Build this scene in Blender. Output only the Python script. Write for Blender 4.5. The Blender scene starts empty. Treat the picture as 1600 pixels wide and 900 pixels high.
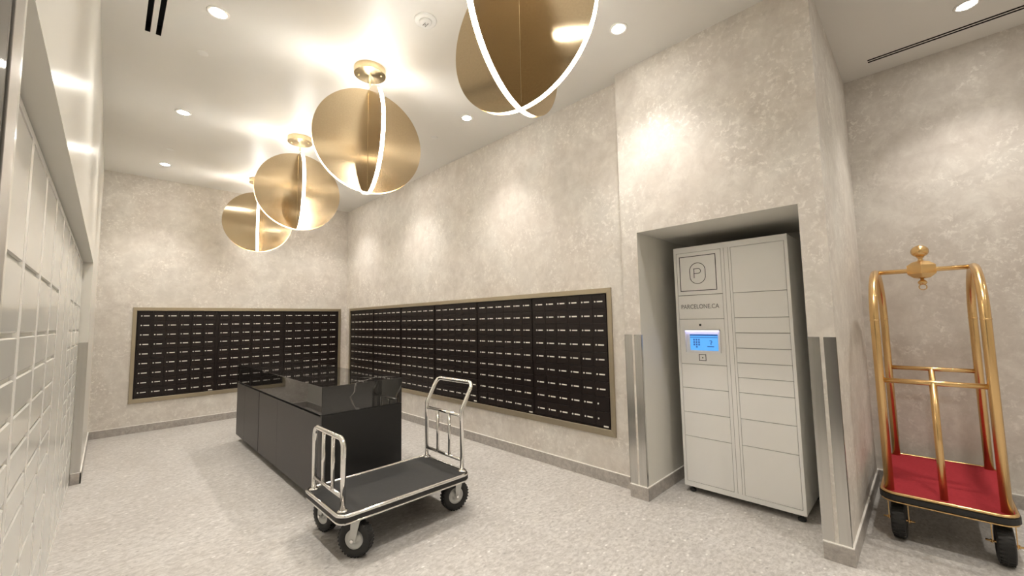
import bpy, bmesh, math, random
from mathutils import Vector, Matrix
random.seed(7)
PI = math.pi
SC = bpy.context.scene
COL = SC.collection
H = 3.625                      # ceiling height
R_ = math.radians

# ---------------------------------------------------------------- camera
cam_d = bpy.data.cameras.new('camera')
cam_d.sensor_width = 36.0
cam_d.lens = 636.35 / 1600 * 36
cam_d.clip_start = 0.02
cam_d.clip_end = 60
cam = bpy.data.objects.new('camera', cam_d)
COL.objects.link(cam)
yaw, pit, rol = R_(44.7294), R_(4.61625), R_(-1.04427)
fw = Vector((math.sin(yaw) * math.cos(pit), math.cos(yaw) * math.cos(pit), math.sin(pit)))
r0 = Vector((math.cos(yaw), -math.sin(yaw), 0))
u0 = r0.cross(fw)
rr = math.cos(rol) * r0 + math.sin(rol) * u0
uu = -math.sin(rol) * r0 + math.cos(rol) * u0
mx = Matrix((rr, uu, -fw)).transposed().to_4x4()
mx.translation = Vector((-3.24, -7.7895, 1.45))
cam.matrix_world = mx
SC.camera = cam

# ---------------------------------------------------------------- world, exposure
w = bpy.data.worlds.new('world')
SC.world = w
w.use_nodes = True
w.node_tree.nodes['Background'].inputs[0].default_value = (0.9, 0.88, 0.85, 1)
w.node_tree.nodes['Background'].inputs[1].default_value = 0.1
SC.view_settings.view_transform = 'Standard'
SC.view_settings.look = 'None'
SC.view_settings.gamma = 1.0
SC.view_settings.use_curve_mapping = False
SC.view_settings.exposure = 0.7
DOWN_W = 60.0                  # watts of one recessed downlight
STRIP = 40.0                   # emission of the pendants' edge strips

# ---------------------------------------------------------------- materials
def new_mat(name):
    m = bpy.data.materials.new(name)
    m.use_nodes = True
    nt = m.node_tree
    return m, nt, nt.nodes['Principled BSDF']

def simple(name, col, rough=0.5, metal=0.0, spec=0.5, coat=0.0, noise=0.0, nscale=40.0, bump=0.0):
    m, nt, b = new_mat(name)
    b.inputs['Base Color'].default_value = (*col, 1)
    b.inputs['Roughness'].default_value = rough
    b.inputs['Metallic'].default_value = metal
    b.inputs['Specular IOR Level'].default_value = spec
    b.inputs['Coat Weight'].default_value = coat
    b.inputs['Coat Roughness'].default_value = 0.05
    if noise or bump:
        tc = nt.nodes.new('ShaderNodeTexCoord')
        n = nt.nodes.new('ShaderNodeTexNoise')
        n.inputs['Scale'].default_value = nscale
        n.inputs['Detail'].default_value = 4
        nt.links.new(tc.outputs['Object'], n.inputs['Vector'])
        if noise:
            mixn = nt.nodes.new('ShaderNodeMix'); mixn.data_type = 'RGBA'
            mixn.inputs['A'].default_value = (*[c * (1 - noise) for c in col], 1)
            mixn.inputs['B'].default_value = (*[min(1, c * (1 + noise)) for c in col], 1)
            nt.links.new(n.outputs['Fac'], mixn.inputs['Factor'])
            nt.links.new(mixn.outputs['Result'], b.inputs['Base Color'])
        if bump:
            bp = nt.nodes.new('ShaderNodeBump')
            bp.inputs['Strength'].default_value = bump
            bp.inputs['Distance'].default_value = 0.002
            nt.links.new(n.outputs['Fac'], bp.inputs['Height'])
            nt.links.new(bp.outputs['Normal'], b.inputs['Normal'])
    return m

def emis(name, col, strength, base=0.8):
    m, nt, b = new_mat(name)
    b.inputs['Base Color'].default_value = (base, base, base, 1)
    b.inputs['Emission Color'].default_value = (*col, 1)
    b.inputs['Emission Strength'].default_value = strength
    return m

def N(nt, t, **kw):
    n = nt.nodes.new(t)
    for k, v in kw.items():
        if k in n.inputs: n.inputs[k].default_value = v
        else: setattr(n, k, v)
    return n

def ramp(nt, src, stops):
    r = nt.nodes.new('ShaderNodeValToRGB')
    els = r.color_ramp.elements
    while len(els) < len(stops): els.new(0.5)
    for e, (p, c) in zip(els, stops):
        e.position = p
        e.color = c if len(c) == 4 else (*c, 1)
    nt.links.new(src, r.inputs['Fac'])
    return r.outputs['Color']

def mix(nt, fac, a, b, mode='MIX'):
    m = nt.nodes.new('ShaderNodeMix'); m.data_type = 'RGBA'; m.blend_type = mode
    for sock, v in (('Factor', fac), ('A', a), ('B', b)):
        if isinstance(v, (int, float)): m.inputs[sock].default_value = v
        elif isinstance(v, tuple): m.inputs[sock].default_value = (*v, 1)
        else: nt.links.new(v, m.inputs[sock])
    return m.outputs['Result']

def mapped(nt, scale=(1, 1, 1)):
    tc = nt.nodes.new('ShaderNodeTexCoord')
    mp = nt.nodes.new('ShaderNodeMapping')
    mp.inputs['Scale'].default_value = scale
    nt.links.new(tc.outputs['Object'], mp.inputs['Vector'])
    return mp.outputs['Vector']

def noise(nt, vec, scale, detail=4, rough=0.55, dist=0.0):
    n = nt.nodes.new('ShaderNodeTexNoise')
    n.inputs['Scale'].default_value = scale
    n.inputs['Detail'].default_value = detail
    n.inputs['Roughness'].default_value = rough
    n.inputs['Distortion'].default_value = dist
    nt.links.new(vec, n.inputs['Vector'])
    return n.outputs['Fac']

def mul(nt, a, b):
    m = nt.nodes.new('ShaderNodeMath'); m.operation = 'MULTIPLY'
    nt.links.new(a, m.inputs[0])
    if isinstance(b, (int, float)): m.inputs[1].default_value = b
    else: nt.links.new(b, m.inputs[1])
    return m.outputs[0]

def wallpaper():
    m, nt, b = new_mat('mottled_wallpaper')
    v = mapped(nt)
    big = noise(nt, v, 1.3, 3, 0.5, 0.4)
    base = ramp(nt, big, [(0.30, (0.60, 0.54, 0.485)), (0.5, (0.665, 0.62, 0.565)), (0.72, (0.69, 0.675, 0.63))])
    med = noise(nt, v, 6.0, 8, 0.70, 0.4)
    cloud = ramp(nt, med, [(0.32, (0, 0, 0)), (0.52, (0.45,) * 3), (0.70, (1, 1, 1))])
    c1 = mix(nt, cloud, (0.52, 0.475, 0.43), (0.80, 0.765, 0.71))
    c = mix(nt, 0.6, base, c1)
    # worn blossom-like flecks gathered in patches
    patch = ramp(nt, noise(nt, v, 2.2, 4, 0.6, 0.8), [(0.42, (0, 0, 0)), (0.62, (1, 1, 1))])
    fl = ramp(nt, noise(nt, v, 26.0, 8, 0.72, 0.4), [(0.52, (0, 0, 0)), (0.60, (1, 1, 1))])
    fac = mul(nt, mul(nt, patch, fl), 0.75)
    c = mix(nt, fac, c, (0.88, 0.845, 0.79))
    gp = ramp(nt, noise(nt, v, 3.1, 5, 0.7, 1.0), [(0.52, (0, 0, 0)), (0.70, (1, 1, 1))])
    gl = ramp(nt, noise(nt, v, 14.0, 6, 0.7, 0.8), [(0.45, (0, 0, 0)), (0.60, (1, 1, 1))])
    c = mix(nt, mul(nt, mul(nt, gp, gl), 0.55), c, (0.47, 0.43, 0.385))
    nt.links.new(c, b.inputs['Base Color'])
    b.inputs['Roughness'].default_value = 0.55
    b.inputs['Specular IOR Level'].default_value = 0.35
    return m

def floor_mat():
    m, nt, b = new_mat('flecked_floor')
    v = mapped(nt)
    big = noise(nt, v, 1.6, 3)
    c = ramp(nt, big, [(0.3, (0.50, 0.472, 0.442)), (0.7, (0.58, 0.557, 0.53))])
    vs = mapped(nt, (16, 26, 1))
    st = noise(nt, vs, 1.6, 6, 0.7, 0.6)
    c = mix(nt, ramp(nt, st, [(0.40, (0.75,) * 3), (0.52, (0,) * 3)]), c, (0.39, 0.365, 0.335))
    c = mix(nt, ramp(nt, st, [(0.54, (0,) * 3), (0.66, (0.8,) * 3)]), c, (0.69, 0.665, 0.63))
    s2 = noise(nt, mapped(nt, (5, 9, 1)), 1.3, 5, 0.65, 0.5)
    c = mix(nt, ramp(nt, s2, [(0.30, (0.7,) * 3), (0.44, (0,) * 3)]), c, (0.42, 0.395, 0.37))
    c = mix(nt, ramp(nt, s2, [(0.58, (0,) * 3), (0.72, (0.6,) * 3)]), c, (0.66, 0.64, 0.605))
    vo = nt.nodes.new('ShaderNodeTexVoronoi')
    vo.inputs['Scale'].default_value = 2.0
    nt.links.new(mapped(nt, (7, 12, 1)), vo.inputs['Vector'])
    d = ramp(nt, vo.outputs['Distance'], [(0.10, (1,) * 3), (0.22, (0,) * 3)])
    sel = ramp(nt, vo.outputs['Color'], [(0.62, (0,) * 3), (0.66, (1,) * 3)])
    c = mix(nt, mul(nt, mul(nt, d, sel), 0.75), c, (0.30, 0.285, 0.265))
    sel2 = ramp(nt, vo.outputs['Color'], [(0.30, (1,) * 3), (0.34, (0,) * 3)])
    c = mix(nt, mul(nt, mul(nt, d, sel2), 0.8), c, (0.84, 0.82, 0.79))
    nt.links.new(c, b.inputs['Base Color'])
    b.inputs['Roughness'].default_value = 0.42
    b.inputs['Specular IOR Level'].default_value = 0.4
    return m

def stone():
    m, nt, b = new_mat('grey_stone_skirting')
    v = mapped(nt)
    c = ramp(nt, noise(nt, v, 28, 6, 0.7, 0.5), [(0.3, (0.30, 0.275, 0.25)), (0.5, (0.40, 0.37, 0.34)), (0.72, (0.52, 0.49, 0.45))])
    nt.links.new(c, b.inputs['Base Color'])
    b.inputs['Roughness'].default_value = 0.4
    return m

def brass(name, col, rough, mode, aniso=0.75):
    m, nt, b = new_mat(name)
    b.inputs['Metallic'].default_value = 1
    b.inputs['Roughness'].default_value = rough
    b.inputs['Anisotropic'].default_value = aniso
    if mode == 'vertical':       # vertical brushing: highlights spread sideways
        g = nt.nodes.new('ShaderNodeNewGeometry')
        cr = nt.nodes.new('ShaderNodeVectorMath'); cr.operation = 'CROSS_PRODUCT'
        cr.inputs[1].default_value = (0, 0, 1)
        nt.links.new(g.outputs['Normal'], cr.inputs[0])
        nt.links.new(cr.outputs[0], b.inputs['Tangent'])
        n = noise(nt, mapped(nt, (90, 90, 1.2)), 1.0, 3, 0.6)
    else:
        t = nt.nodes.new('ShaderNodeTangent'); t.direction_type = 'RADIAL'; t.axis = 'Z'
        nt.links.new(t.outputs[0], b.inputs['Tangent'])
        b.inputs['Anisotropic Rotation'].default_value = 0.25
        n = noise(nt, mapped(nt), 30, 3)
    c = mix(nt, n, tuple(x * 0.86 for x in col), tuple(min(1, x * 1.1) for x in col))
    nt.links.new(c, b.inputs['Base Color'])
    return m

def marble():
    m, nt, b = new_mat('black_marble')
    v = mapped(nt)
    dn = nt.nodes.new('ShaderNodeTexNoise'); dn.inputs['Scale'].default_value = 2.2; dn.inputs['Detail'].default_value = 5
    nt.links.new(v, dn.inputs['Vector'])
    ad = nt.nodes.new('ShaderNodeVectorMath'); ad.operation = 'MULTIPLY_ADD'
    ad.inputs[1].default_value = (0.5, 0.5, 0.5)
    nt.links.new(dn.outputs['Color'], ad.inputs[0]); nt.links.new(v, ad.inputs[2])
    vo = nt.nodes.new('ShaderNodeTexVoronoi'); vo.feature = 'DISTANCE_TO_EDGE'; vo.inputs['Scale'].default_value = 2.6
    nt.links.new(ad.outputs[0], vo.inputs['Vector'])
    vein = ramp(nt, vo.outputs['Distance'], [(0.0, (1,) * 3), (0.030, (0,) * 3)])
    patch = ramp(nt, noise(nt, v, 1.9, 3, 0.5), [(0.58, (0,) * 3), (0.72, (0.6,) * 3)])
    fine = ramp(nt, noise(nt, v, 9, 6, 0.7, 1.5), [(0.60, (0,) * 3), (0.8, (0.5,) * 3)])
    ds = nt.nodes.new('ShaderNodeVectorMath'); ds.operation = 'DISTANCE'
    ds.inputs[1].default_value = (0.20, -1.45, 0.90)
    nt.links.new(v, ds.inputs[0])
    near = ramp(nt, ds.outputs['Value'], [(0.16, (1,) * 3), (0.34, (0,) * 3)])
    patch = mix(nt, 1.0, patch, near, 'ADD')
    c = mix(nt, mul(nt, vein, patch), (0.012, 0.011, 0.010), (0.62, 0.58, 0.53))
    c = mix(nt, mul(nt, fine, 0.12), c, (0.3, 0.28, 0.26))
    nt.links.new(c, b.inputs['Base Color'])
    b.inputs['Roughness'].default_value = 0.03
    b.inputs['Specular IOR Level'].default_value = 1.0
    return m

def steel():
    m, nt, b = new_mat('brushed_steel')
    b.inputs['Metallic'].default_value = 1
    b.inputs['Roughness'].default_value = 0.22
    n = noise(nt, mapped(nt, (60, 60, 0.8)), 1.0, 3)
    c = mix(nt, n, (0.50, 0.485, 0.46), (0.66, 0.645, 0.62))
    nt.links.new(c, b.inputs['Base Color'])
    return m

M = dict(
    paper=wallpaper(), floor=floor_mat(), stone=stone(),
    ceiling=simple('white_ceiling_paint', (0.76, 0.74, 0.70), 0.45, noise=0.015, nscale=6),
    gloss=simple('cream_lacquer', (0.78, 0.765, 0.70), 0.2, spec=0.55, noise=0.012, nscale=3),
    doorgloss=simple('white_gloss_door', (0.75, 0.745, 0.70), 0.16, spec=0.55, noise=0.012, nscale=3),
    paint=simple('cream_wall_paint', (0.74, 0.72, 0.66), 0.55, noise=0.02, nscale=5),
    bead=simple('white_bead', (0.86, 0.83, 0.78), 0.4, noise=0.01),
    disc=brass('brushed_brass', (0.61, 0.49, 0.325), 0.14, 'vertical', 0.95),
    spun=brass('spun_brass', (0.70, 0.57, 0.36), 0.26, 'spun', 0.8),
    gold=simple('satin_gold_brass', (0.78, 0.53, 0.25), 0.27, 1.0, noise=0.05, nscale=12),
    strip=emis('light_strip_diffuser', (1.0, 0.955, 0.88), STRIP),
    lens=emis('downlight_lens', (1.0, 0.94, 0.85), 110),
    trim=simple('white_metal_trim', (0.84, 0.82, 0.78), 0.4, noise=0.01),
    slotblack=simple('black_slot', (0.008, 0.007, 0.006), 0.7, noise=0.1),
    bronze=simple('champagne_bronze', (0.43, 0.37, 0.27), 0.38, 0.75, noise=0.05, nscale=20),
    mailbox=simple('dark_bronze_powdercoat', (0.015, 0.0098, 0.0086), 0.36, spec=0.32, noise=0.15, nscale=60),
    mailgap=simple('mailbox_housing_black', (0.010, 0.008, 0.007), 0.5, noise=0.15),
    tag=simple('white_label', (0.80, 0.77, 0.70), 0.4, noise=0.02),
    lock=simple('nickel_lock', (0.80, 0.77, 0.71), 0.4, 0.25, noise=0.03),
    marble=marble(),
    charcoal=simple('charcoal_laminate', (0.046, 0.040, 0.038), 0.42, spec=0.4, noise=0.10, nscale=25),
    endblack=simple('black_laminate', (0.016, 0.0155, 0.015), 0.35, spec=0.4, noise=0.10, nscale=25),
    toe=simple('black_plinth', (0.012, 0.011, 0.010), 0.5, noise=0.1),
    chrome=simple('chrome', (0.84, 0.825, 0.80), 0.10, 1.0, noise=0.02),
    rubber=simple('black_rubber', (0.018, 0.017, 0.016), 0.6, noise=0.15, nscale=50),
    mat=simple('black_ribbed_mat', (0.028, 0.027, 0.026), 0.62, noise=0.12, nscale=70, bump=0.3),
    hub=simple('grey_painted_hub', (0.60, 0.60, 0.58), 0.35, 0.5, noise=0.03),
    carpet=simple('red_carpet', (0.36, 0.035, 0.045), 0.95, spec=0.1, noise=0.18, nscale=60, bump=0.6),
    locker=simple('white_powdercoat', (0.83, 0.82, 0.795), 0.35, noise=0.012, nscale=8),
    lockgap=simple('locker_shadow_gap', (0.25, 0.24, 0.22), 0.6, noise=0.05),
    ink=simple('black_print', (0.02, 0.02, 0.02), 0.5, noise=0.05),
    greyink=simple('grey_print', (0.16, 0.155, 0.15), 0.5, noise=0.05),
    blackfoot=simple('black_foot', (0.02, 0.02, 0.02), 0.4, noise=0.1),
    screen=emis('blue_screen', (0.10, 0.40, 0.90), 0.72, 0.02),
    screenbar=emis('screen_dark_blue', (0.02, 0.12, 0.40), 0.55, 0.02),
    hoodglow=emis('added_screen_glow', (0.50, 0.48, 1.0), 2.5),  # added lilac emission standing in for screen light on the hood
    steel=steel(),
    darkglass=simple('dark_door_glass', (0.012, 0.010, 0.009), 0.08, spec=0.6, noise=0.05),
    doorframe=simple('grey_door_frame', (0.34, 0.325, 0.30), 0.35, 0.4, noise=0.04),
    plastic=simple('white_plastic', (0.80, 0.79, 0.76), 0.4, noise=0.01),
    greymark=simple('pale_grey_marking', (0.30, 0.29, 0.275), 0.5, noise=0.05),
)

# ---------------------------------------------------------------- mesh helpers
def box(bm, x0, x1, y0, y1, z0, z1, bev=0.0, seg=1, mi=0):
    r = bmesh.ops.create_cube(bm, size=1)
    vs = r['verts']
    for v in vs:
        v.co = Vector(((x0 + x1) / 2 + v.co.x * (x1 - x0), (y0 + y1) / 2 + v.co.y * (y1 - y0), (z0 + z1) / 2 + v.co.z * (z1 - z0)))
    fs = {f for v in vs for f in v.link_faces}
    for f in fs: f.material_index = mi
    if bev:
        es = list({e for v in vs for e in v.link_edges})
        bmesh.ops.bevel(bm, geom=es, offset=bev, segments=seg, profile=0.5, affect='EDGES', clamp_overlap=True)

def fillet(pts, r, n=6):
    out = [Vector(pts[0])]
    for a, b, c in zip(pts, pts[1:], pts[2:]):
        a, b, c = Vector(a), Vector(b), Vector(c)
        u, v = (a - b).normalized(), (c - b).normalized()
        ang = u.angle(v)
        d = min(r / math.tan(ang / 2), 0.48 * (a - b).length, 0.48 * (c - b).length)
        rad = d * math.tan(ang / 2)
        cen = b + (u + v).normalized() * (rad / math.sin(ang / 2))
        p, q = b + u * d - cen, b + v * d - cen
        for i in range(n + 1):
            t = i / n
            w_ = PI - ang
            out.append(cen + (p * math.sin((1 - t) * w_) + q * math.sin(t * w_)) / math.sin(w_))
    out.append(Vector(pts[-1]))
    return out

def tube(bm, pts, r, n=12, closed=False):
    pts = [Vector(p) for p in pts]
    k = len(pts)
    rings = []
    nrm = None
    for i, p in enumerate(pts):
        if closed: t = (pts[(i + 1) % k] - pts[i - 1]).normalized()
        else: t = (pts[min(i + 1, k - 1)] - pts[max(i - 1, 0)]).normalized()
        if nrm is None:
            nrm = t.orthogonal().normalized()
        else:
            nrm = (nrm - t * nrm.dot(t)).normalized()
        bi = t.cross(nrm)
        rings.append([bm.verts.new(p + (nrm * math.cos(2 * PI * j / n) + bi * math.sin(2 * PI * j / n)) * r) for j in range(n)])
    m = k if closed else k - 1
    for i in range(m):
        A, B = rings[i], rings[(i + 1) % k]
        off = 0
        if closed and i == k - 1:
            off = min(range(n), key=lambda o: (A[0].co - B[o].co).length)
        for j in range(n):
            f = bm.faces.new((A[j], A[(j + 1) % n], B[(j + 1 + off) % n], B[(j + off) % n])); f.smooth = True
    if not closed:
        bm.faces.new(rings[0][::-1]); bm.faces.new(rings[-1])

def lathe(bm, prof, n=24, mat=Matrix(), cap=True, smooth=True, closed=False):
    rings = []
    for r, z in prof:
        rings.append([bm.verts.new(mat @ Vector((r * math.cos(2 * PI * j / n), r * math.sin(2 * PI * j / n), z))) for j in range(n)])
    k = len(prof)
    for i in range(k if closed else k - 1):
        A, B = rings[i], rings[(i + 1) % k]
        for j in range(n):
            f = bm.faces.new((A[j], A[(j + 1) % n], B[(j + 1) % n], B[j])); f.smooth = smooth
    if cap and not closed:
        bm.faces.new(rings[0][::-1]); bm.faces.new(rings[-1])

def slab(bm, ax, c0, c1, ur, vr, holes=(), rev=1):
    """thick panel normal to axis ax between c0 and c1, with rectangular through-holes"""
    us = sorted({ur[0], ur[1], *[h[0] for h in holes], *[h[1] for h in holes]})
    vs = sorted({vr[0], vr[1], *[h[2] for h in holes], *[h[3] for h in holes]})
    us = [u for u in us if ur[0] <= u <= ur[1]]; vs = [v for v in vs if vr[0] <= v <= vr[1]]
    def P(c, u, v):
        q = [u, v]; q.insert(ax, c); return Vector(q)
    cache = {}
    def V(c, u, v):
        k = (c, u, v)
        if k not in cache: cache[k] = bm.verts.new(P(c, u, v))
        return cache[k]
    def inh(u, v): return any(h[0] < u < h[1] and h[2] < v < h[3] for h in holes)
    nu, nv = len(us) - 1, len(vs) - 1
    solid = [[not inh((us[i] + us[i + 1]) / 2, (vs[j] + vs[j + 1]) / 2) for j in range(nv)] for i in range(nu)]
    for i in range(nu):
        for j in range(nv):
            if not solid[i][j]: continue
            a = (us[i], vs[j]); b = (us[i + 1], vs[j]); c = (us[i + 1], vs[j + 1]); d = (us[i], vs[j + 1])
            bm.faces.new([V(c1, *p) for p in (a, b, c, d)])
            bm.faces.new([V(c0, *p) for p in (d, c, b, a)])
            for (di, dj, p, q) in ((0, -1, a, b), (1, 0, b, c), (0, 1, c, d), (-1, 0, d, a)):
                ii, jj = i + di, j + dj
                out = not (0 <= ii < nu and 0 <= jj < nv)
                if out or not solid[ii][jj]:
                    f = bm.faces.new((V(c0, *p), V(c0, *q), V(c1, *q), V(c1, *p)))
                    if not out: f.material_index = rev
    bmesh.ops.recalc_face_normals(bm, faces=bm.faces[:])

def finish(name, bm, mats, parent=None, loc=None, rot=None):
    me = bpy.data.meshes.new(name)
    bmesh.ops.recalc_face_normals(bm, faces=bm.faces[:])
    bm.to_mesh(me); bm.free()
    for m in (mats if isinstance(mats, (list, tuple)) else [mats]): me.materials.append(m)
    o = bpy.data.objects.new(name, me)
    COL.objects.link(o)
    if parent: o.parent = parent
    if loc: o.location = loc
    if rot: o.rotation_euler = rot
    return o

def part(name, mat, parent, fn, *a, **k):
    bm = bmesh.new(); fn(bm, *a, **k)
    return finish(name, bm, mat, parent)

def link_copy(o, parent, loc=None):
    c = o.copy(); COL.objects.link(c); c.parent = parent
    if loc is not None: c.location = loc
    return c

def thing(name, label, cat, loc=(0, 0, 0), rz=0.0, group=None):
    o = bpy.data.objects.new(name, None)
    o.empty_display_size = 0.1
    COL.objects.link(o)
    o.location = loc; o.rotation_euler = (0, 0, rz)
    o['label'] = label; o['category'] = cat
    if group: o['group'] = group
    return o

def struct(name, mats, fn, parent=None):
    bm = bmesh.new(); fn(bm)
    o = finish(name, bm, mats, parent)
    if not parent: o['kind'] = 'structure'
    return o

# ---------------------------------------------------------------- lights of the room
DOWN = [(-2.79, -0.775), (-2.79, -2.63), (-2.79, -4.48), (-2.79, -6.33), (-0.605, -0.775), (-0.605, -2.63),
        (-0.605, -4.49), (-0.608, -6.32), (-0.605, -8.17), (0.995, -8.15), (0.995, -10.0), (-0.605, -10.0), (-2.79, -10.0)]
DNAME = ['recessed ceiling downlight nearest the back wall, on the left row',
         'recessed ceiling downlight second from the back wall, left row',
         'recessed ceiling downlight third from the back wall, left row near the slot vent',
         'recessed ceiling downlight above the camera beside the left wall', 
         'recessed ceiling downlight in the far right corner behind the furthest pendants',
         'recessed ceiling downlight hidden behind the second nearest pendant',
         'recessed ceiling downlight between the nearest pendant and the right wall',
         'recessed ceiling downlight right of the nearest brass pendant by the pier',
         'recessed ceiling downlight in front of the pier end', 'recessed ceiling downlight over the gold luggage cart alcove',
         'recessed ceiling downlight in the alcove behind the camera', 'recessed ceiling downlight centre right behind the camera',
         'recessed ceiling downlight left behind the camera']
bm = bmesh.new(); lathe(bm, [(0.045, -0.004), (0.062, -0.006), (0.068, 0.0), (0.045, 0.0)], 32, closed=True); ring0 = finish('trim_ring', bm, M['trim'])
bm = bmesh.new(); lathe(bm, [(0.001, -0.002), (0.045, -0.002), (0.045, 0.0), (0.001, 0.0)], 32); lens0 = finish('lens', bm, M['lens'])
first = True
for (x, y), lb in zip(DOWN, DNAME):
    t = thing('downlight', lb, 'ceiling light', (x, y, H), group='recessed downlights in the ceiling')
    if first:
        ring0.parent = t; lens0.parent = t; first = False
    else:
        link_copy(ring0, t); link_copy(lens0, t)
    l = bpy.data.lights.new('downlight_beam', 'SPOT')
    l.energy = DOWN_W; l.color = (1.0, 0.945, 0.875); l.spot_size = R_(104); l.spot_blend = 1.0; l.shadow_soft_size = 0.05
    lo = bpy.data.objects.new('downlight_beam', l); COL.objects.link(lo)
    lo.parent = t; lo.location = (0, 0, -0.03)

# ---------------------------------------------------------------- structure
SL = [(-3.143, -3.113, -7.0, -3.911), (-3.083, -3.053, -7.0, -3.911)]      # slot diffuser, left
SR = [(1.297, 1.320, -10.4, -7.593), (1.335, 1.358, -10.4, -7.593)]       # slot diffuser, alcove
struct('floor', M['floor'], lambda bm: slab(bm, 2, -0.1, 0.0, (-4.2, 2.0), (-11.2, 0.5)))
struct('ceiling', [M['ceiling'], M['slotblack']], lambda bm: slab(bm, 2, H, H + 0.1, (-4.2, 2.0), (-11.2, 0.5), SL + SR))
BX0, BX1, MZ0, MZ1 = -2.957, -0.155, 0.4635, 1.688
RY0, RY1 = -5.7555, -0.2055
struct('wall_back', [M['paper'], M['mailgap']], lambda bm: slab(bm, 1, 0.0, 0.5, (-3.9, 0.5), (0, H), [(BX0 - 0.003, BX1 + 0.003, MZ0 - 0.003, MZ1 + 0.003)]))
struct('wall_right', [M['paper'], M['mailgap']], lambda bm: slab(bm, 0, 0.0, 0.5, (-5.99, 0.0), (0, H), [(RY0 - 0.003, RY1 + 0.003, MZ0 - 0.003, MZ1 + 0.003)]))
struct('wall_left', [M['gloss'], M['paint']], lambda bm: slab(bm, 0, -4.1, -3.37, (-11.0, 0.0), (0, H), [(-6.68, -2.09, -0.01, 2.095)]))
struct('wall_pier', [M['paper'], M['paint']], lambda bm: slab(bm, 0, -0.12, 1.6, (-7.40, -5.99), (0, H), [(-7.263, -6.137, -0.01, 2.168)]))
struct('wall_niche', M['paint'], lambda bm: box(bm, 0.95, 1.0, -7.263, -6.137, 0, 2.168))
struct('wall_alcove', M['paper'], lambda bm: box(bm, 1.6, 1.9, -11.0, -7.40, 0, H))
struct('wall_front', M['paint'], lambda bm: box(bm, -4.1, 1.9, -11.2, -11.0, 0, H))
struct('wall_locker_niche', M['paint'], lambda bm: box(bm, -4.15, -4.1, -6.7, -2.0, 0, 2.2))

def skirting(name, x0, x1, y0, y1, bx):
    o = struct(name, M['stone'], lambda bm: box(bm, x0, x1, y0, y1, 0, 0.1, 0.002))
    struct('bead', M['bead'], lambda bm: box(bm, *bx, 0.1, 0.105), parent=o)
skirting('baseboard_back', -3.37, 0.0, -0.012, 0.0, (-3.37, 0.0, -0.010, 0.0))
skirting('baseboard_right', -0.012, 0.0, -5.99, -0.012, (-0.010, 0.0, -5.99, -0.012))
skirting('baseboard_left', -3.37, -3.358, -2.102, -0.012, (-3.37, -3.360, -2.102, -0.012))
skirting('baseboard_jamb', -3.432, -3.358, -2.102, -2.09, (-3.432, -3.360, -2.100, -2.09))
skirting('baseboard_pier', -0.132, -0.12, -6.137, -5.99, (-0.130, -0.12, -6.137, -5.99))
skirting('baseboard_niche', -0.132, 0.95, -6.149, -6.137, (-0.130, 0.95, -6.147, -6.137))
skirting('baseboard_pier_end', -0.132, -0.12, -7.412, -7.263, (-0.130, -0.12, -7.410, -7.263))
skirting('baseboard_alcove_side', -0.12, 1.6, -7.412, -7.40, (-0.12, 1.6, -7.410, -7.40))
skirting('baseboard_alcove', 1.588, 1.6, -11.0, -7.412, (1.590, 1.6, -11.0, -7.412))

# stainless corner guards
def guard(n, *bxs):
    def f(bm):
        for b in bxs: box(bm, *b)
    return struct('trim_%d' % n, M['steel'], f)
e = 0.0018
guard(1, (-0.12 - e, -0.12, -6.056, -5.99 + e, 0.105, 1.317), (-0.12 - e, -0.055, -5.99, -5.99 + e, 0.105, 1.317))
guard(2, (-0.12 - e, -0.12, -6.137 - e, -6.074, 0.105, 1.317), (-0.12 - e, -0.098, -6.137 - e, -6.137, 0.105, 1.317))
guard(3, (-0.12 - e, -0.12, -7.322, -7.263, 0.105, 1.317), (-0.12 - e, -0.06, -7.263, -7.263 + e, 0.105, 1.317))
guard(4, (-0.12 - e, -0.12, -7.40 - e, -7.341, 0.105, 1.317), (-0.12 - e, -0.105, -7.40 - e, -7.40, 0.105, 1.317))
guard(5, (-3.434, -3.37 + e, -2.09 - e, -2.09, 0.105, 1.317))
# glazed door beside the camera
d1 = struct('door_1', M['doorframe'], lambda bm: box(bm, -3.37, -3.363, -6.835, -6.757, 0, 2.5, 0.001))
struct('glass_panel', M['darkglass'], lambda bm: box(bm, -3.37, -3.3655, -7.75, -6.835, 0, 2.5), parent=d1)
struct('top_rail', M['doorframe'], lambda bm: box(bm, -3.37, -3.363, -7.75, -6.757, 2.5, 2.58, 0.001), parent=d1)

# ---------------------------------------------------------------- ceiling fittings
def slot_diffuser(label, slots):
    x0 = min(s[0] for s in slots); y1 = max(s[3] for s in slots)
    t = thing('slot_diffuser', label, 'air vent', (x0, y1, H))
    for s in slots:
        def f(bm, s=s):
            a, b, c, d = s[0] - x0, s[1] - x0, s[2] - y1, s[3] - y1
            box(bm, a, b, c, d, 0.075, 0.08)
            box(bm, a, a + 0.001, c, d, 0.001, 0.08); box(bm, b - 0.001, b, c, d, 0.001, 0.08)
            box(bm, a, b, d - 0.001, d, 0.001, 0.08); box(bm, a, b, c, c + 0.001, 0.001, 0.08)
        part('slot_channel', M['slotblack'], t, f)
    return t
slot_diffuser('black two-slot linear vent in the ceiling near the left wall', SL)
slot_diffuser('long thin black two-slot vent in the ceiling of the luggage cart alcove', SR)

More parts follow.
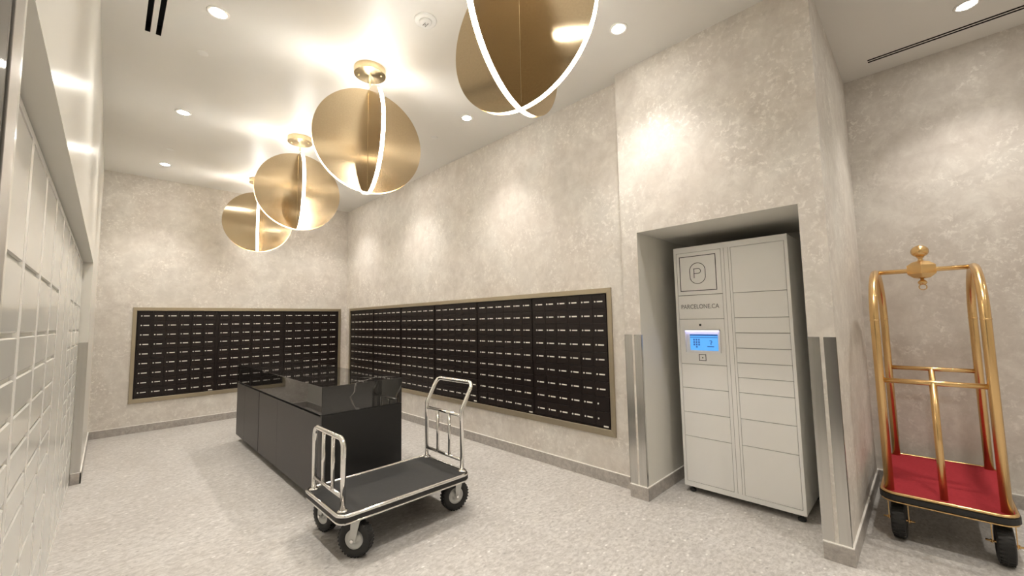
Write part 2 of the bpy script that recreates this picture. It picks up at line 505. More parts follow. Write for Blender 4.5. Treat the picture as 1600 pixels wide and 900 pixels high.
t = thing('smoke_detector', 'white round smoke detector with grey markings on the ceiling left of the nearest pendant', 'smoke detector', (-1.704, -5.402, H))
part('base', M['plastic'], t, lambda bm: lathe(bm, [(0.001, -0.012), (0.062, -0.012), (0.078, -0.006), (0.08, 0.0), (0.001, 0.0)], 40))
part('dome', M['plastic'], t, lambda bm: lathe(bm, [(0.001, -0.03), (0.03, -0.028), (0.042, -0.02), (0.046, -0.012), (0.001, -0.012)], 32))
def marks(bm):
    rnd = random.Random(3)
    for i in range(3):
        for j in range(5):
            if rnd.random() < .25: continue
            a = -0.02 + j * 0.009; b = -0.012 + i * 0.010
            box(bm, b, b + 0.005, a, a + 0.007, -0.0315, -0.029)
part('grey_markings', M['greymark'], t, marks)
bm = bmesh.new(); lathe(bm, [(0.001, -0.004), (0.036, -0.004), (0.040, -0.001), (0.040, 0.0), (0.001, 0.0)], 28); spr0 = finish('cover_plate', bm, M['plastic'])
for i, (x, y, lb) in enumerate([(-0.593, -3.863, 'flat white sprinkler cover in the ceiling near the right wall'),
                                (-2.80, -3.881, 'flat white sprinkler cover in the ceiling ahead of the left slot vent'),
                                (-2.792, -1.428, 'flat white sprinkler cover in the ceiling between the two furthest left downlights')]):
    t = thing('sprinkler_cover', lb, 'sprinkler', (x, y, H), group='concealed sprinkler covers')
    if i == 0: spr0.parent = t
    else: link_copy(spr0, t)

# ---------------------------------------------------------------- pendants
PR, PZ = 0.445, 2.985
CH = 0.013                     # depth of the lit channel round the rim
def make_disc(bm):
    lathe(bm, [(0.001, -0.015), (PR, -0.015), (PR, -0.0140), (PR - CH, -0.0140), (PR - CH, 0.0140), (PR, 0.0140), (PR, 0.015), (0.001, 0.015)], 96, smooth=False)
def make_strip(bm):
    for a, b in ((-0.0138, -0.0008), (0.0008, 0.0138)):
        lathe(bm, [(PR - CH + 0.0003, a), (PR - CH + 0.001, a), (PR - CH + 0.001, b), (PR - CH + 0.0003, b)], 96, smooth=False, closed=True)
dk = finish('disc', (lambda b: (make_disc(b), b)[1])(bmesh.new()), M['disc'])
stp = finish('light_strip', (lambda b: (make_strip(b), b)[1])(bmesh.new()), M['strip'])
cn = finish('canopy', (lambda b: (lathe(b, [(0.001, -0.055), (0.128, -0.055), (0.13, -0.053), (0.13, 0.0), (0.001, 0.0)], 48, smooth=False), b)[1])(bmesh.new()), M['spun'])
scw = finish('screw', (lambda b: (lathe(b, [(0.001, -0.060), (0.006, -0.059), (0.008, -0.055), (0.001, -0.055)], 12), b)[1])(bmesh.new()), M['spun'])
rod = finish('rod', (lambda b: (lathe(b, [(0.009, PZ + PR - 0.005 - H), (0.009, -0.055)], 16), b)[1])(bmesh.new()), M['spun'])
def spine(bm):
    for sx, sy in ((1, 1), (1, -1), (-1, 1), (-1, -1)):
        tube(bm, [(sx * 0.0165, sy * 0.0165, -PR + 0.03), (sx * 0.0165, sy * 0.0165, PR - 0.03)], 0.0022, 6)
spn = finish('spine', (lambda b: (spine(b), b)[1])(bmesh.new()), M['spun'])
PEND = [(-1.768, -6.39, 99.0, 13.6, 'brass crossed-disc pendant light, nearest and cut off by the top of the frame'),
        (-1.735, -4.587, 168.2, 77.8, 'brass crossed-disc pendant light, largest whole one, second from the camera'),
        (-1.735, -2.79, 172.3, 79.5, 'brass crossed-disc pendant light, third from the camera, partly behind a larger one'),
        (-1.718, -0.913, 162.5, 76.7, 'brass crossed-disc pendant light, furthest and smallest, nearest the back wall')]
used = False
for x, y, a1, a2, lb in PEND:
    t = thing('pendant_light', lb, 'pendant light', (x, y, H), group='crossed-disc brass pendants in a row')
    c = cn if not used else link_copy(cn, t)
    r = rod if not used else link_copy(rod, t)
    c.parent = t; r.parent = t
    for k, (sx, sy) in enumerate(((-0.075, 0.055), (0.075, -0.055))):
        s = scw if (not used and k == 0) else scw.copy()
        if s is not scw: COL.objects.link(s)
        s.parent = c; s.location = (sx, sy, 0)
    sp = spn if not used else link_copy(spn, t)
    sp.parent = t; sp.location = (0, 0, PZ - H); sp.rotation_euler = (0, 0, R_(a1))
    for k, a in enumerate((a1, a2)):
        d = dk if (not used and k == 0) else dk.copy()
        s = stp if (not used and k == 0) else stp.copy()
        if d is not dk: COL.objects.link(d); COL.objects.link(s)
        d.parent = t; s.parent = d
        d.location = (0, 0, PZ - H); d.rotation_euler = (PI / 2, 0, R_(a))
    used = True

# ---------------------------------------------------------------- mailbox units
MW = 0.925
DW, DH = 0.1475, 0.134
bm = bmesh.new(); box(bm, -DW / 2 + 0.0009, DW / 2 - 0.0009, -0.004, 0.014, -DH / 2 + 0.0016, DH / 2 - 0.0016, 0.0006); door0 = finish('door', bm, M['mailbox'])
bm = bmesh.new(); lathe(bm, [(0.0085, 0.0), (0.0085, 0.003), (0.006, 0.004)], 12, Matrix.Translation((-DW / 2 + 0.030, -0.004, 0)) @ Matrix.Rotation(PI / 2, 4, 'X')); lock0 = finish('lock', bm, M['lock'])
bm = bmesh.new(); box(bm, -DW / 2 + 0.052, -DW / 2 + 0.113, -0.0055, -0.004, -0.0062, 0.0062); name0 = finish('name_label', bm, M['tag'])
bm = bmesh.new()
box(bm, 0.002, MW - 0.002, 0.014, 0.40, 0.002, MZ1 - MZ0 - 0.002)
box(bm, 0.0, 0.0180, 0.004, 0.05, 0.0, MZ1 - MZ0); box(bm, MW - 0.0180, MW, 0.004, 0.05, 0.0, MZ1 - MZ0)
box(bm, 0.018, MW - 0.018, -0.003, 0.05, MZ1 - MZ0 - 0.005, MZ1 - MZ0); box(bm, 0.018, MW - 0.018, -0.003, 0.05, 0.0, 0.010)
house0 = finish('housing', bm, M['mailbox'])
bm = bmesh.new(); box(bm, -0.025, 0.025, -0.0065, -0.005, -0.007, 0.007); plate0 = finish('serial_plate', bm, M['tag'])
first = True
def mail_unit(label, loc, rz, group, sx=1.0, tagged=False, blanks=()):
    global first
    t = thing('mailbox_unit', label, 'mailboxes', loc, rz, group)
    t.scale = (sx, 1, 1)
    if first: house0.parent = t
    else: link_copy(house0, t)
    for r in range(9):
        for c in range(6):
            p = (0.020 + DW * (c + 0.5), 0.0, (MZ1 - MZ0) - 0.006 - DH * (r + 0.5))
            if first and r == 0 and c == 0:
                d = door0; d.parent = t; d.location = p; lock0.parent = d; name0.parent = d
            else:
                d = link_copy(door0, t, p)
                link_copy(lock0, d)
                if (r, c) not in blanks: link_copy(name0, d)
    if tagged:
        p = (MW - 0.060, 0.0, 0.018)
        if plate0.parent is None: plate0.parent = t; plate0.location = p
        else: link_copy(plate0, t, p)
    first = False
    return t
for i, lb in enumerate(['leftmost of the three dark mailbox units in the back wall, farthest from the corner',
                        'middle of the three dark mailbox units in the back wall, behind the island',
                        'rightmost of the three dark mailbox units in the back wall, next to the corner']):
    wd = (BX1 - BX0) / 3
    mail_unit(lb, (BX0 + i * wd, 0.006, MZ0), 0, 'mailbox units in the back wall', wd / MW, tagged=(i == 0))
for i, lb in enumerate(['first dark mailbox unit of the right wall, next to the corner',
                        'second dark mailbox unit of the right wall counted from the corner',
                        'third dark mailbox unit of the right wall counted from the corner, above the island end',
                        'fourth dark mailbox unit of the right wall from the corner, behind the trolley handle',
                        'fifth dark mailbox unit of the right wall, second from the parcel locker end',
                        'sixth dark mailbox unit of the right wall, largest in view, with two unlabelled doors']):
    mail_unit(lb, (0.006, RY1 - i * MW, MZ0), -PI / 2, 'mailbox units in the right wall', 1.0, tagged=(i >= 3), blanks=((7, 5), (8, 5)) if i == 5 else ())

def mail_frame(label, loc, rz, L, lo, ro):
    """frame round an opening of length L; local x along the wall, -y into the room"""
    t = thing('bronze_surround', label, 'frame', loc, rz)
    z0, z1, zo0, zo1 = 0.0, MZ1 - MZ0, -0.0585, 0.048
    def rail(pts):
        def f(bm):
            A = [bm.verts.new((x, -0.016, z)) for x, z in pts]; B = [bm.verts.new((x, 0.0, z)) for x, z in pts]
            bm.faces.new(A); bm.faces.new(B[::-1])
            for i in range(4): bm.faces.new((A[i], A[(i + 1) % 4], B[(i + 1) % 4], B[i]))
            bmesh.ops.bevel(bm, geom=[e_ for e_ in bm.edges if all(abs(v.co.y + 0.016) < 1e-6 for v in e_.verts)], offset=0.0015, segments=1, affect='EDGES')
        return f
    g = 0.001
    part('rail', M['bronze'], t, rail([(-lo, z1 + zo1), (L + ro, z1 + zo1), (L + g, z1 + g), (-g, z1 + g)]))
    part('rail', M['bronze'], t, rail([(-lo, zo0), (L + ro, zo0), (L + g, z0 - g), (-g, z0 - g)]))
    part('rail', M['bronze'], t, rail([(-lo, zo0), (-lo, z1 + zo1), (-g, z1 + g), (-g, z0 - g)]))
    part('rail', M['bronze'], t, rail([(L + ro, zo0), (L + ro, z1 + zo1), (L + g, z1 + g), (L + g, z0 - g)]))
mail_frame('champagne bronze frame around the mailboxes in the back wall', (BX0, -0.0005, MZ0), 0, BX1 - BX0, 0.043, 0.045)
mail_frame('long champagne bronze frame around the mailboxes in the right wall', (-0.0005, RY1, MZ0), -PI / 2, RY1 - RY0, 0.045, 0.046)

# ---------------------------------------------------------------- white parcel lockers along the left wall
LX = -3.437
ROWS = [0.06, 0.335, 0.61, 0.815, 0.93, 1.06, 1.182, 1.306, 1.434, 1.652, 2.06]
def left_locker(y0, y1, rows, label):
    t = thing('locker_column', label, 'locker', (LX, y0, 0), group='white locker columns along the left wall')
    wdt = y1 - y0
    part('carcass', M['gloss'], t, lambda bm: box(bm, -0.55, -0.010, 0.001, wdt - 0.001, 0.0, 2.085))
    def fr(bm):
        slab(bm, 0, -0.010, 0.0, (0.0005, wdt - 0.0005), (0.0, 2.085), [(0.024, wdt - 0.024, rows[0], rows[-1])], 0)
    part('face_frame', M['trim'], t, fr)
    for a, b in zip(rows, rows[1:]):
        bm = bmesh.new(); box(bm, -0.010, 0.0, 0.027, wdt - 0.027, a + 0.007, b - 0.007, 0.004)
        finish('locker_door', bm, M['doorgloss'], t)
ys = [(-6.675, -6.245), (-6.245, -5.805), (-5.805, -5.365), (-5.365, -4.925), (-4.925, -4.48)]
names = ['white locker column closest to the camera, beside the dark door frame', 'white locker column second from the camera along the left wall',
         'white locker column third from the camera along the left wall', 'white locker column fourth from the camera along the left wall',
         'white locker column fifth from the camera, just before the two plain tall panels']
for (a, b), n_ in zip(ys, names): left_locker(a, b, ROWS, n_)
for (a, b), n_ in zip([(-4.48, -4.0), (-4.0, -3.58)], ['plain tall white locker panel, nearer of the two without slots', 'plain tall white locker panel, further of the two without slots']):
    left_locker(a, b, [0.06, 2.06], n_)
for (a, b), n_ in zip([(-3.58, -3.15), (-3.15, -2.72), (-2.72, -2.105)], ['white locker column third from the far end of the left wall', 'white locker column second from the far end of the left wall',
                                                            'white locker column at the far end of the left wall beside the steel corner guard']):
    left_locker(a, b, ROWS, n_)

# ---------------------------------------------------------------- island
ISX0, ISX1, ISY0, ISY1, ISZ = -2.02, -1.325, -4.415, -1.50, 0.955
t = thing('counter_island', 'long black marble-topped island with charcoal doors in the middle of the room', 'counter', ((ISX0 + ISX1) / 2, (ISY0 + ISY1) / 2, 0))
cx, cy = (ISX0 + ISX1) / 2, (ISY0 + ISY1) / 2
hx, hy = (ISX1 - ISX0) / 2, (ISY1 - ISY0) / 2
part('countertop', M['marble'], t, lambda bm: box(bm, -hx, hx, -hy, hy, 0.737, ISZ, 0.0025, 2))
part('shadow_gap', M['toe'], t, lambda bm: box(bm, -hx + 0.025, hx - 0.012, -hy + 0.012, hy - 0.012, 0.720, 0.737))
part('carcass', M['endblack'], t, lambda bm: box(bm, -hx + 0.02, hx - 0.02, -hy + 0.02, hy - 0.02, 0.085, 0.720))
part('end_panel', M['endblack'], t, lambda bm: box(bm, -hx, hx, -hy, -hy + 0.0195, 0.012, 0.735, 0.001))
part('end_panel', M['endblack'], t, lambda bm: box(bm, -hx + 0.021, hx, hy - 0.0195, hy, 0.085, 0.720, 0.001))
part('back_panel', M['endblack'], t, lambda bm: box(bm, hx - 0.0195, hx, -hy + 0.02, hy - 0.02, 0.085, 0.720, 0.001))
part('plinth', M['toe'], t, lambda bm: box(bm, -hx + 0.07, hx - 0.05, -hy + 0.02, hy - 0.30, 0.0, 0.085))
ydoor = [ISY0 + 0.0205, -2.566, -1.915, ISY1]
for a, b, g1, g2 in ((ydoor[0], -3.25, 0.0, 0.0009), (-3.25, -2.566, 0.0009, 0.009), (-2.566, -1.915, 0.009, 0.0015), (-1.915, ISY1, 0.0015, 0.0)):
    part('door', M['charcoal'], t, lambda bm: box(bm, -hx, -hx + 0.0185, a - cy + g1, b - cy - g2, 0.075, 0.720, 0.0008))

# ---------------------------------------------------------------- wheel builder
def wheel_parts(root, at, axle, R, wd, rimr, name='wheel', forkside=1, forkmat=None, topz=0.25, gold=False):
    """at: contact point (local x,y); axle: horizontal angle of the axle"""
    rot = Matrix.Translation((at[0], at[1], R)) @ Matrix.Rotation(axle, 4, 'Z') @ Matrix.Rotation(PI / 2, 4, 'Y')
    prof = []
    ri = rimr
    hw = wd / 2
    cxr, hh = (R + ri) / 2, (R - ri) / 2
    for i in range(16):
        a = 2 * PI * i / 16
        prof.append((cxr + hh * math.copysign(abs(math.cos(a)) ** 0.75, math.cos(a)), hw * math.copysign(abs(math.sin(a)) ** 0.75, math.sin(a))))
    tyre = part('wheel', M['rubber'], root, lambda bm: lathe(bm, prof, 40, rot, closed=True))
    def tread(bm):
        n = 30
        for i in range(n):
            for s in (-1, 1):
                a = 2 * PI * (i + (0.25 if s > 0 else 0.75)) / n
                m = rot @ Matrix.Rotation(a, 4, 'Z') @ Matrix.Translation((R - 0.004, 0, s * hw * 0.42))
                r_ = bmesh.ops.create_cube(bm, size=1, matrix=m @ Matrix.Diagonal((0.010, 0.011, hw * 0.7, 1)))
    part('tread', M['rubber'], tyre, tread)
    def hub(bm):
        lathe(bm, [(0.012, hw * 0.55), (0.012, hw * 0.9), (ri * 0.45, hw * 0.75), (ri * 0.55, hw * 0.35), (ri * 0.9, hw * 0.40), (ri + 0.003, hw * 0.80),
                   (ri + 0.003, -hw * 0.80), (ri * 0.9, -hw * 0.40), (ri * 0.55, -hw * 0.35), (ri * 0.45, -hw * 0.75), (0.012, -hw * 0.9)], 28, rot)
    part('hub', M['gold'] if gold else M['hub'], tyre, hub)
    ax = Vector((math.cos(axle), math.sin(axle), 0))
    c = Vector((at[0], at[1], R))
    off = hw + 0.010
    def axl(bm):
        L = off + (0.028 if gold else 0.008)
        tube(bm, [c - ax * L, c + ax * L], 0.006, 10)
        for s in (-1, 1): tube(bm, [c + ax * s * (off + 0.003), c + ax * s * (off + 0.010)], 0.011, 6)
    part('axle', M['gold'] if gold else M['chrome'], tyre, axl)
    side = Vector((-ax.y, ax.x, 0))
    top = topz
    def fork(bm):
        fl = 0.012 if gold else 0.020
        for s in (-1, 1):
            p0, p1 = c + ax * s * off, Vector((c.x, c.y, top)) + ax * s * off + side * (0.0 if gold else 0.02)
            d = 0.002
            vs = []
            for p, wdt in ((p0 - Vector((0, 0, 0.012)), fl * 0.8), (p1, fl * (1 if gold else 1.5))):
                for q in ((-1, -1), (1, -1), (1, 1), (-1, 1)):
                    vs.append(bm.verts.new(p + side * q[0] * wdt + ax * q[1] * d))
            for i in range(4): bm.faces.new((vs[i], vs[(i + 1) % 4], vs[4 + (i + 1) % 4], vs[4 + i]))
            bm.faces.new(vs[0:4][::-1]); bm.faces.new(vs[4:8])
        m = Matrix.Translation(Vector((c.x, c.y, top)) + side * (0 if gold else 0.02)) @ Matrix.Rotation(axle, 4, 'Z')
        bmesh.ops.create_cube(bm, size=1, matrix=m @ Matrix.Diagonal((2 * off + 0.006, 0.07, 0.006, 1)))
    part('fork', M['gold'] if gold else M['hub'], tyre, fork)

def rounded(x0, x1, y0, y1, r, z, n=6):
    P = []
    for cx_, cy_, a0 in ((x1 - r, y1 - r, 0), (x0 + r, y1 - r, 90), (x0 + r, y0 + r, 180), (x1 - r, y0 + r, 270)):
        for i in range(n + 1):
            a = R_(a0 + 90 * i / n)
            P.append(Vector((cx_ + r * math.cos(a), cy_ + r * math.sin(a), z)))
    return P
def plate(bm, P, z0, z1, bev=0.0):
    A = [bm.verts.new((p.x, p.y, z0)) for p in P]; B = [bm.verts.new((p.x, p.y, z1)) for p in P]
    bm.faces.new(A[::-1]); bm.faces.new(B)
    for i in range(len(P)): bm.faces.new((A[i], A[(i + 1) % len(P)], B[(i + 1) % len(P)], B[i]))

# ---------------------------------------------------------------- platform trolley
TX, TY = -1.71, -4.94
t = thing('platform_trolley', 'low black platform trolley with chrome rails and a tall angled handle beside the island', 'trolley', (TX, TY, 0))
X0, X1, Y0, Y1 = -2.215 - TX, -1.205 - TX, -5.262 - TY, -4.615 - TY
part('deck', M['mat'], t, lambda bm: plate(bm, rounded(X0 + 0.02, X1 - 0.02, Y0 + 0.02, Y1 - 0.02, 0.05, 0), 0.262, 0.292))
part('deck_frame', M['endblack'], t, lambda bm: plate(bm, rounded(X0 + 0.03, X1 - 0.03, Y0 + 0.03, Y1 - 0.03, 0.045, 0), 0.238, 0.262))
part('bumper', M['rubber'], t, lambda bm: plate(bm, rounded(X0 + 0.004, X1 - 0.004, Y0 + 0.004, Y1 - 0.004, 0.06, 0), 0.256, 0.280))
part('rim', M['chrome'], t, lambda bm: tube(bm, rounded(X0 + 0.013, X1 - 0.013, Y0 + 0.013, Y1 - 0.013, 0.06, 0.290), 0.0125, 10, True))
part('rim', M['chrome'], t, lambda bm: tube(bm, rounded(X0 + 0.013, X1 - 0.013, Y0 + 0.013, Y1 - 0.013, 0.06, 0.247), 0.0085, 10, True))
xl, xr = -2.155 - TX, -1.225 - TX
ya, yb = -5.166 - TY, -4.670 - TY
low = part('low_rail', M['chrome'], t, lambda bm: tube(bm, fillet([(xl, ya, 0.292), (xl, ya, 0.727), (xl, yb, 0.727), (xl, yb, 0.292)], 0.055, 6), 0.0165, 14))
high = part('handle', M['chrome'], t, lambda bm: tube(bm, fillet([(xr, ya, 0.292), (xr, ya, 0.755), (xr + 0.115, ya, 0.955), (xr + 0.115, yb, 0.955), (xr, yb, 0.755), (xr, yb, 0.292)], 0.05, 6), 0.0165, 14))
for rail_, xx, za, zb_, tops in ((low, xl, 0.375, 0.712, False), (high, xr, 0.372, 0.712, True)):
    part('crossbar', M['chrome'], rail_, lambda bm: tube(bm, [(xx, ya, za), (xx, yb, za)], 0.013, 12))
    if tops: part('crossbar', M['chrome'], rail_, lambda bm: tube(bm, [(xx, ya, zb_), (xx, yb, zb_)], 0.013, 12))
    for q in (1 / 3, 2 / 3):
        yy = ya + (yb - ya) * q
        part('upright', M['chrome'], rail_, lambda bm: tube(bm, [(xx, yy, za), (xx, yy, zb_)], 0.0125, 12))
    for yy in (ya, yb):
        part('flange', M['chrome'], rail_, lambda bm: lathe(bm, [(0.034, 0.292), (0.034, 0.297), (0.022, 0.304), (0.0165, 0.304)], 20, Matrix.Translation((xx, yy, 0))))
for (wx, wy), az in (((-2.072, -5.175), 216), ((-1.262, -5.115), 262), ((-2.083, -4.70), 192), ((-1.33, -4.70), 250)):
    wheel_parts(t, (wx - TX, wy - TY), R_(az), 0.110, 0.068, 0.056, topz=0.236)

# ---------------------------------------------------------------- gold luggage cart
GX, GY = 0.935, -7.793
t = thing('luggage_cart', 'gold birdcage luggage cart with a red carpeted deck in the alcove', 'luggage cart', (GX, GY, 0))
X0, X1, Y0, Y1 = -0.538, 0.538, -0.300, 0.300
part('deck', M['carpet'], t, lambda bm: plate(bm, rounded(X0 + 0.022, X1 - 0.022, Y0 + 0.022, Y1 - 0.022, 0.07, 0), 0.27, 0.302))
part('deck_frame', M['endblack'], t, lambda bm: plate(bm, rounded(X0 + 0.03, X1 - 0.03, Y0 + 0.03, Y1 - 0.03, 0.065, 0), 0.238, 0.27))
part('bumper', M['rubber'], t, lambda bm: plate(bm, rounded(X0, X1, Y0, Y1, 0.09, 0), 0.257, 0.287))
part('rim', M['gold'], t, lambda bm: tube(bm, rounded(X0 + 0.014, X1 - 0.014, Y0 + 0.014, Y1 - 0.014, 0.08, 0.297), 0.010, 10, True))
part('rim', M['gold'], t, lambda bm: tube(bm, rounded(X0 + 0.012, X1 - 0.012, Y0 + 0.012, Y1 - 0.012, 0.08, 0.247), 0.006, 10, True))
A_, B_, ZS = 0.465, 0.35, 1.41
for s in (1, -1):
    yy = 0.248 * s
    pts = [(-A_, yy, 0.302), (-A_, yy, ZS - 0.01)] + [(-A_ * math.cos(PI * i / 28), yy, ZS + B_ * math.sin(PI * i / 28)) for i in range(29)] + [(A_, yy, ZS - 0.01), (A_, yy, 0.302)]
    arch = part('arch', M['gold'], t, lambda bm: tube(bm, pts, 0.0245, 18))
    for sx in (-1, 1):
        part('collar', M['gold'], arch, lambda bm: tube(bm, [(sx * A_, yy, ZS - 0.004), (sx * A_, yy, ZS + 0.004)], 0.0265, 18))
part('hanging_bar', M['gold'], t, lambda bm: tube(bm, [(0, -0.248, 1.763), (0, 0.248, 1.763)], 0.0165, 14))
for sx in (-1, 1):
    part('rail', M['gold'], t, lambda bm: tube(bm, [(sx * A_, -0.248, 1.011), (sx * A_, 0.248, 1.011)], 0.0165, 14))
    part('post', M['gold'], t, lambda bm: tube(bm, [(sx * A_, 0, 0.302), (sx * A_, 0, 1.011)], 0.0185, 14))
part('junction', M['gold'], t, lambda bm: lathe(bm, [(0.026, 1.702), (0.050, 1.708), (0.086, 1.736), (0.086, 1.796), (0.050, 1.822), (0.024, 1.830)], 6, Matrix(), smooth=False))
def finial(bm):
    lathe(bm, [(0.022, 1.826), (0.014, 1.838), (0.011, 1.848), (0.018, 1.853), (0.022, 1.860)], 20)
    n, m_ = 24, 12
    rings = []
    for i in range(m_ + 1):
        a = PI * i / m_
        ring = []
        for j in range(n):
            fl_ = 1 - 0.07 * (j % 2) * math.sin(a)
            rad = (0.048 * math.sin(a) + 0.001) * fl_
            ring.append(bm.verts.new((rad * math.cos(2 * PI * j / n), rad * math.sin(2 * PI * j / n), 1.900 - 0.0435 * math.cos(a))))
        rings.append(ring)
    for i in range(m_):
        for j in range(n):
            f = bm.faces.new((rings[i][j], rings[i][(j + 1) % n], rings[i + 1][(j + 1) % n], rings[i + 1][j])); f.smooth = True
    lathe(bm, [(0.010, 1.930), (0.009, 1.942), (0.003, 1.946)], 12)
part('finial', M['gold'], t, finial)
def hookf(bm):
    lathe(bm, [(0.010, 1.705), (0.010, 1.692), (0.022, 1.684), (0.026, 1.672), (0.020, 1.660), (0.006, 1.656)], 18)
    tube(bm, [(0, 0.020 * math.cos(2 * PI * i / 20), 1.640 + 0.020 * math.sin(2 * PI * i / 20)) for i in range(20)], 0.0035, 8, True)
part('ring_pull', M['gold'], t, hookf)
for wx, wy in ((0.505, -7.577), (0.510, -8.022), (1.36, -7.577), (1.36, -8.022)):
    wheel_parts(t, (wx - GX, wy - GY), R_(90), 0.112, 0.074, 0.055, topz=0.236, gold=True)

# ---------------------------------------------------------------- parcel locker
PX, PY0, PY1 = 0.277, -7.115, -6.268
t = thing('parcel_locker', 'tall white parcel locker with a blue touch screen standing in the wall niche', 'parcel locker', (PX, PY0, 0))
PWD = PY1 - PY0
Lc = [-y for y in ()]
def ly(y): return y - PY0          # world y to local
def cab(bm):
    box(bm, 0.012, 0.60, 0, PWD, 0.052, 2.055, 0.003)
part('cabinet', M['locker'], t, cab)
La, Lb, Ra, Rb = ly(-6.655), ly(-6.290), ly(-7.095), ly(-6.728)
Lz = [0.092, 0.4615, 0.660, 0.8615, 1.061, 1.437, 1.640, 2.007]
Rz = [0.088, 0.4635, 0.664, 0.8625, 0.978, 1.0915, 1.2055, 1.3245, 1.4425, 1.640, 2.008]
holeL, holeR = (La, Lb, Lz[0], Lz[-1]), (Ra, Rb, Rz[0], Rz[-1])
part('face_frame', M['locker'], t, lambda bm: slab(bm, 0, 0.0, 0.012, (0, PWD), (0.052, 2.055), [holeL, holeR], 0))
part('seam', M['lockgap'], t, lambda bm: [box(bm, -0.0006, 0.001, ly(y) - 0.0012, ly(y) + 0.0012, 0.09, 2.01) for y in (-6.678, -6.711)])
part('door_backing', M['lockgap'], t, lambda bm: [box(bm, 0.0105, 0.0118, La, Lb, Lz[0], Lz[-1]), box(bm, 0.0105, 0.0118, Ra, Rb, Rz[0], Rz[-1])])
g = 0.0022
for a, b in zip(Rz, Rz[1:]):
    part('locker_door', M['locker'], t, lambda bm: box(bm, 0.0, 0.0105, Ra + g, Rb - g, a + g, b - g, 0.0012))
scr = None
for k, (a, b) in enumerate(zip(Lz, Lz[1:])):
    if k == 4:
        h = (ly(-6.614), ly(-6.338), 1.160, 1.345)
        ctl = part('control_panel', M['locker'], t, lambda bm: slab(bm, 0, 0.0, 0.0105, (La + g, Lb - g), (a + g, b - g), [h], 0))
    elif k == 6: sign = part('sign_panel', M['locker'], t, lambda bm: box(bm, 0.0, 0.0105, La + g, Lb - g, a + g, b - g, 0.0012))
    elif k == 5: namep = part('name_panel', M['locker'], t, lambda bm: box(bm, 0.0, 0.0105, La + g, Lb - g, a + g, b - g, 0.0012))
    else: part('locker_door', M['locker'], t, lambda bm: box(bm, 0.0, 0.0105, La + g, Lb - g, a + g, b - g, 0.0012))
# control panel: hooded blue screen, camera dot and card reader
def hood(bm):
    y0, y1, z0, z1 = h
    box(bm, -0.026, 0.0102, y0 - 0.004, y1 + 0.004, z1 - 0.004, z1 + 0.006, 0.001)
    box(bm, -0.010, 0.0102, y0 - 0.004, y0 + 0.002, z0, z1); box(bm, -0.010, 0.0102, y1 - 0.002, y1 + 0.004, z0, z1)
    box(bm, 0.0080, 0.0103, y0, y1, z0, z1)
part('screen_hood', M['locker'], ctl, hood)
part('added_hood_glow', M['hoodglow'], ctl, lambda bm: box(bm, -0.020, 0.0075, h[0] + 0.006, h[1] - 0.006, h[3] - 0.0065, h[3] - 0.0045))  # added glowing strip, imitates the screen's light caught under the hood
sy0, sy1, sz0, sz1 = ly(-6.594), ly(-6.372), 1.177, 1.310
part('screen', M['screen'], ctl, lambda bm: box(bm, 0.0045, 0.0080, sy0, sy1, sz0, sz1))
def scrmarks(bm):
    W_ = sy1 - sy0
    def r(u0, u1, v0, v1): box(bm, 0.0036, 0.0044, sy1 - u1 * W_, sy1 - u0 * W_, sz0 + v0 * (sz1 - sz0), sz0 + v1 * (sz1 - sz0))
    r(0, 1, 0.90, 1.0); r(0, 1, 0.78, 0.82)
    for i in range(3):
        for j in range(3): r(0.12 + i * 0.09, 0.18 + i * 0.09, 0.30 + j * 0.15, 0.41 + j * 0.15)
    r(0.21, 0.27, 0.16, 0.26)
    r(0.62, 0.86, 0.22, 0.27)
    r(0.71, 0.79, 0.58, 0.62); r(0.77, 0.80, 0.48, 0.60); r(0.74, 0.77, 0.36, 0.50)
part('screen_icons', M['screenbar'], ctl, scrmarks)
part('camera_dot', M['ink'], ctl, lambda bm: lathe(bm, [(0.0095, 0), (0.0095, 0.002)], 20, Matrix.Translation((0.0, ly(-6.464), 1.388)) @ Matrix.Rotation(-PI / 2, 4, 'Y')))
def ringrect(bm, y0, y1, z0, z1, tk, x0=-0.0012, x1=0.0):
    slab(bm, 0, x0, x1, (y0, y1), (z0, z1), [(y0 + tk, y1 - tk, z0 + tk, z1 - tk)], 0)
part('card_reader', M['ink'], ctl, lambda bm: (ringrect(bm, ly(-6.498), ly(-6.440), 1.091, 1.146, 0.005),
     box(bm, -0.0009, 0, ly(-6.474), ly(-6.466), 1.112, 1.122)))
part('printed_square', M['ink'], sign, lambda bm: ringrect(bm, ly(-6.614), ly(-6.315), 1.674, 1.973, 0.0055))
def oval(bm):
    cyv, czv, hw_, hh_ = ly(-6.4645), 1.8225, 0.0655, 0.090
    n = 48
    P = []
    for i in range(n):
        a = 2 * PI * i / n
        s = 1 if math.sin(a) >= 0 else -1
        P.append((hw_ * math.cos(a), s * (hh_ - hw_) + hw_ * math.sin(a)))
    tk = 0.0046
    vo, vi, wo, wi = [], [], [], []
    for u, v in P:
        l = math.hypot(u, v - math.copysign(hh_ - hw_, v)) or 1
        nu_, nv_ = u / hw_, (v - math.copysign(hh_ - hw_, v)) / hw_
        vo.append(bm.verts.new((-0.0012, cyv + u, czv + v))); vi.append(bm.verts.new((-0.0012, cyv + u - nu_ * tk, czv + v - nv_ * tk)))
        wo.append(bm.verts.new((0.0, cyv + u, czv + v))); wi.append(bm.verts.new((0.0, cyv + u - nu_ * tk, czv + v - nv_ * tk)))
    for i in range(n):
        j = (i + 1) % n
        bm.faces.new((vo[i], vo[j], vi[j], vi[i])); bm.faces.new((vo[i], wo[i], wo[j], vo[j])); bm.faces.new((vi[i], vi[j], wi[j], wi[i]))
part('printed_oval', M['ink'], sign, oval)
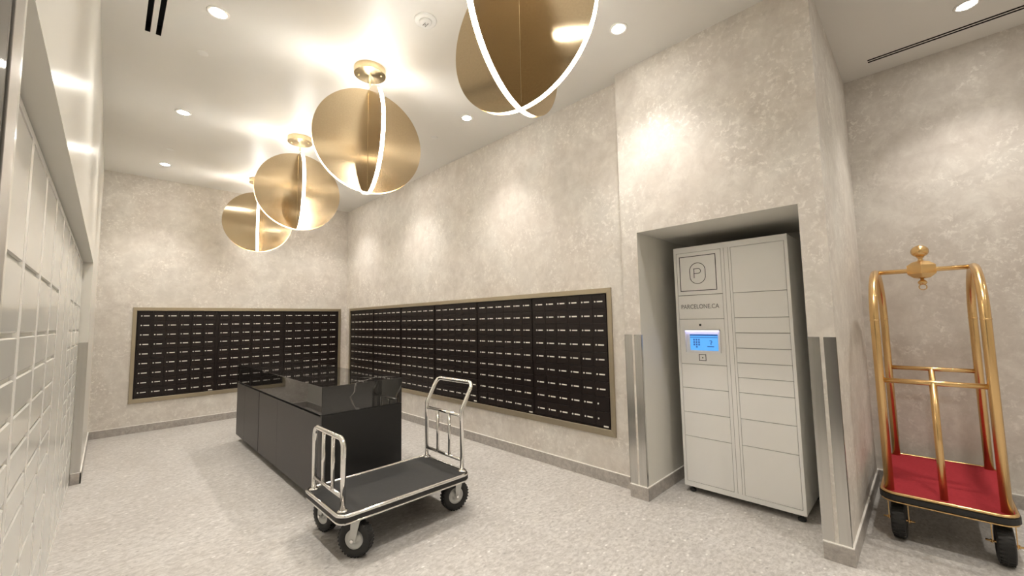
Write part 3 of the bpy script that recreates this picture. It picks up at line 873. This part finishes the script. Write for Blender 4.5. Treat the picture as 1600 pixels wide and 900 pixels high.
# letter P: stem and bowl (viewed from -x, local +y is to the left)
def letterp(bm):
    cyv, czv = ly(-6.4645), 1.8225
    x0, x1 = -0.0012, 0.0
    tk = 0.0050
    left, right, top, bot, mid = 0.031, -0.031, 0.042, -0.040, -0.004
    box(bm, x0, x1, cyv + left - tk, cyv + left, czv + bot, czv + top)
    box(bm, x0, x1, cyv + 0.006 * -1, cyv + left, czv + top - tk, czv + top)
    box(bm, x0, x1, cyv - 0.006, cyv + left, czv + mid, czv + mid + tk)
    rad = (top - mid) / 2; cc = (cyv - 0.006, czv + (top + mid) / 2)
    n = 16
    for i in range(n):
        a0, a1 = -PI / 2 + PI * i / n, -PI / 2 + PI * (i + 1) / n
        q = [(cc[0] - rr_ * math.cos(a), cc[1] + rr_ * math.sin(a)) for a, rr_ in ((a0, rad), (a1, rad), (a1, rad - tk), (a0, rad - tk))]
        bm.faces.new([bm.verts.new((x0, *p)) for p in q])
part('printed_letter', M['ink'], sign, letterp)
def text_mesh(name, body, size, mat, parent, loc, width=None):
    cu = bpy.data.curves.new(name, 'FONT'); cu.body = body; cu.size = size; cu.align_x = 'CENTER'; cu.align_y = 'CENTER'; cu.extrude = 0.0006
    tmp = bpy.data.objects.new(name, cu); COL.objects.link(tmp)
    bpy.context.view_layer.update()
    me = bpy.data.meshes.new_from_object(tmp.evaluated_get(bpy.context.evaluated_depsgraph_get()))
    COL.objects.unlink(tmp); bpy.data.objects.remove(tmp)
    xs = [v.co.x for v in me.vertices]
    if width:
        s = width / (max(xs) - min(xs))
        for v in me.vertices: v.co.x *= s
    me.materials.clear(); me.materials.append(mat)
    o = bpy.data.objects.new(name, me); COL.objects.link(o); o.parent = parent
    o.location = loc; o.rotation_euler = (PI / 2, 0, -PI / 2)
    return o
text_mesh('lettering', 'PARCELONE.CA', 0.052, M['greyink'], namep, (-0.0006, ly(-6.467), 1.540), 0.306)
for fy in (ly(-7.075), ly(-6.315)):
    for fx in (0.05, 0.55):
        part('foot', M['blackfoot'], t, lambda bm: lathe(bm, [(0.024, 0.0), (0.026, 0.006), (0.026, 0.018), (0.012, 0.024), (0.010, 0.052)], 18, Matrix.Translation((fx, fy, 0))))
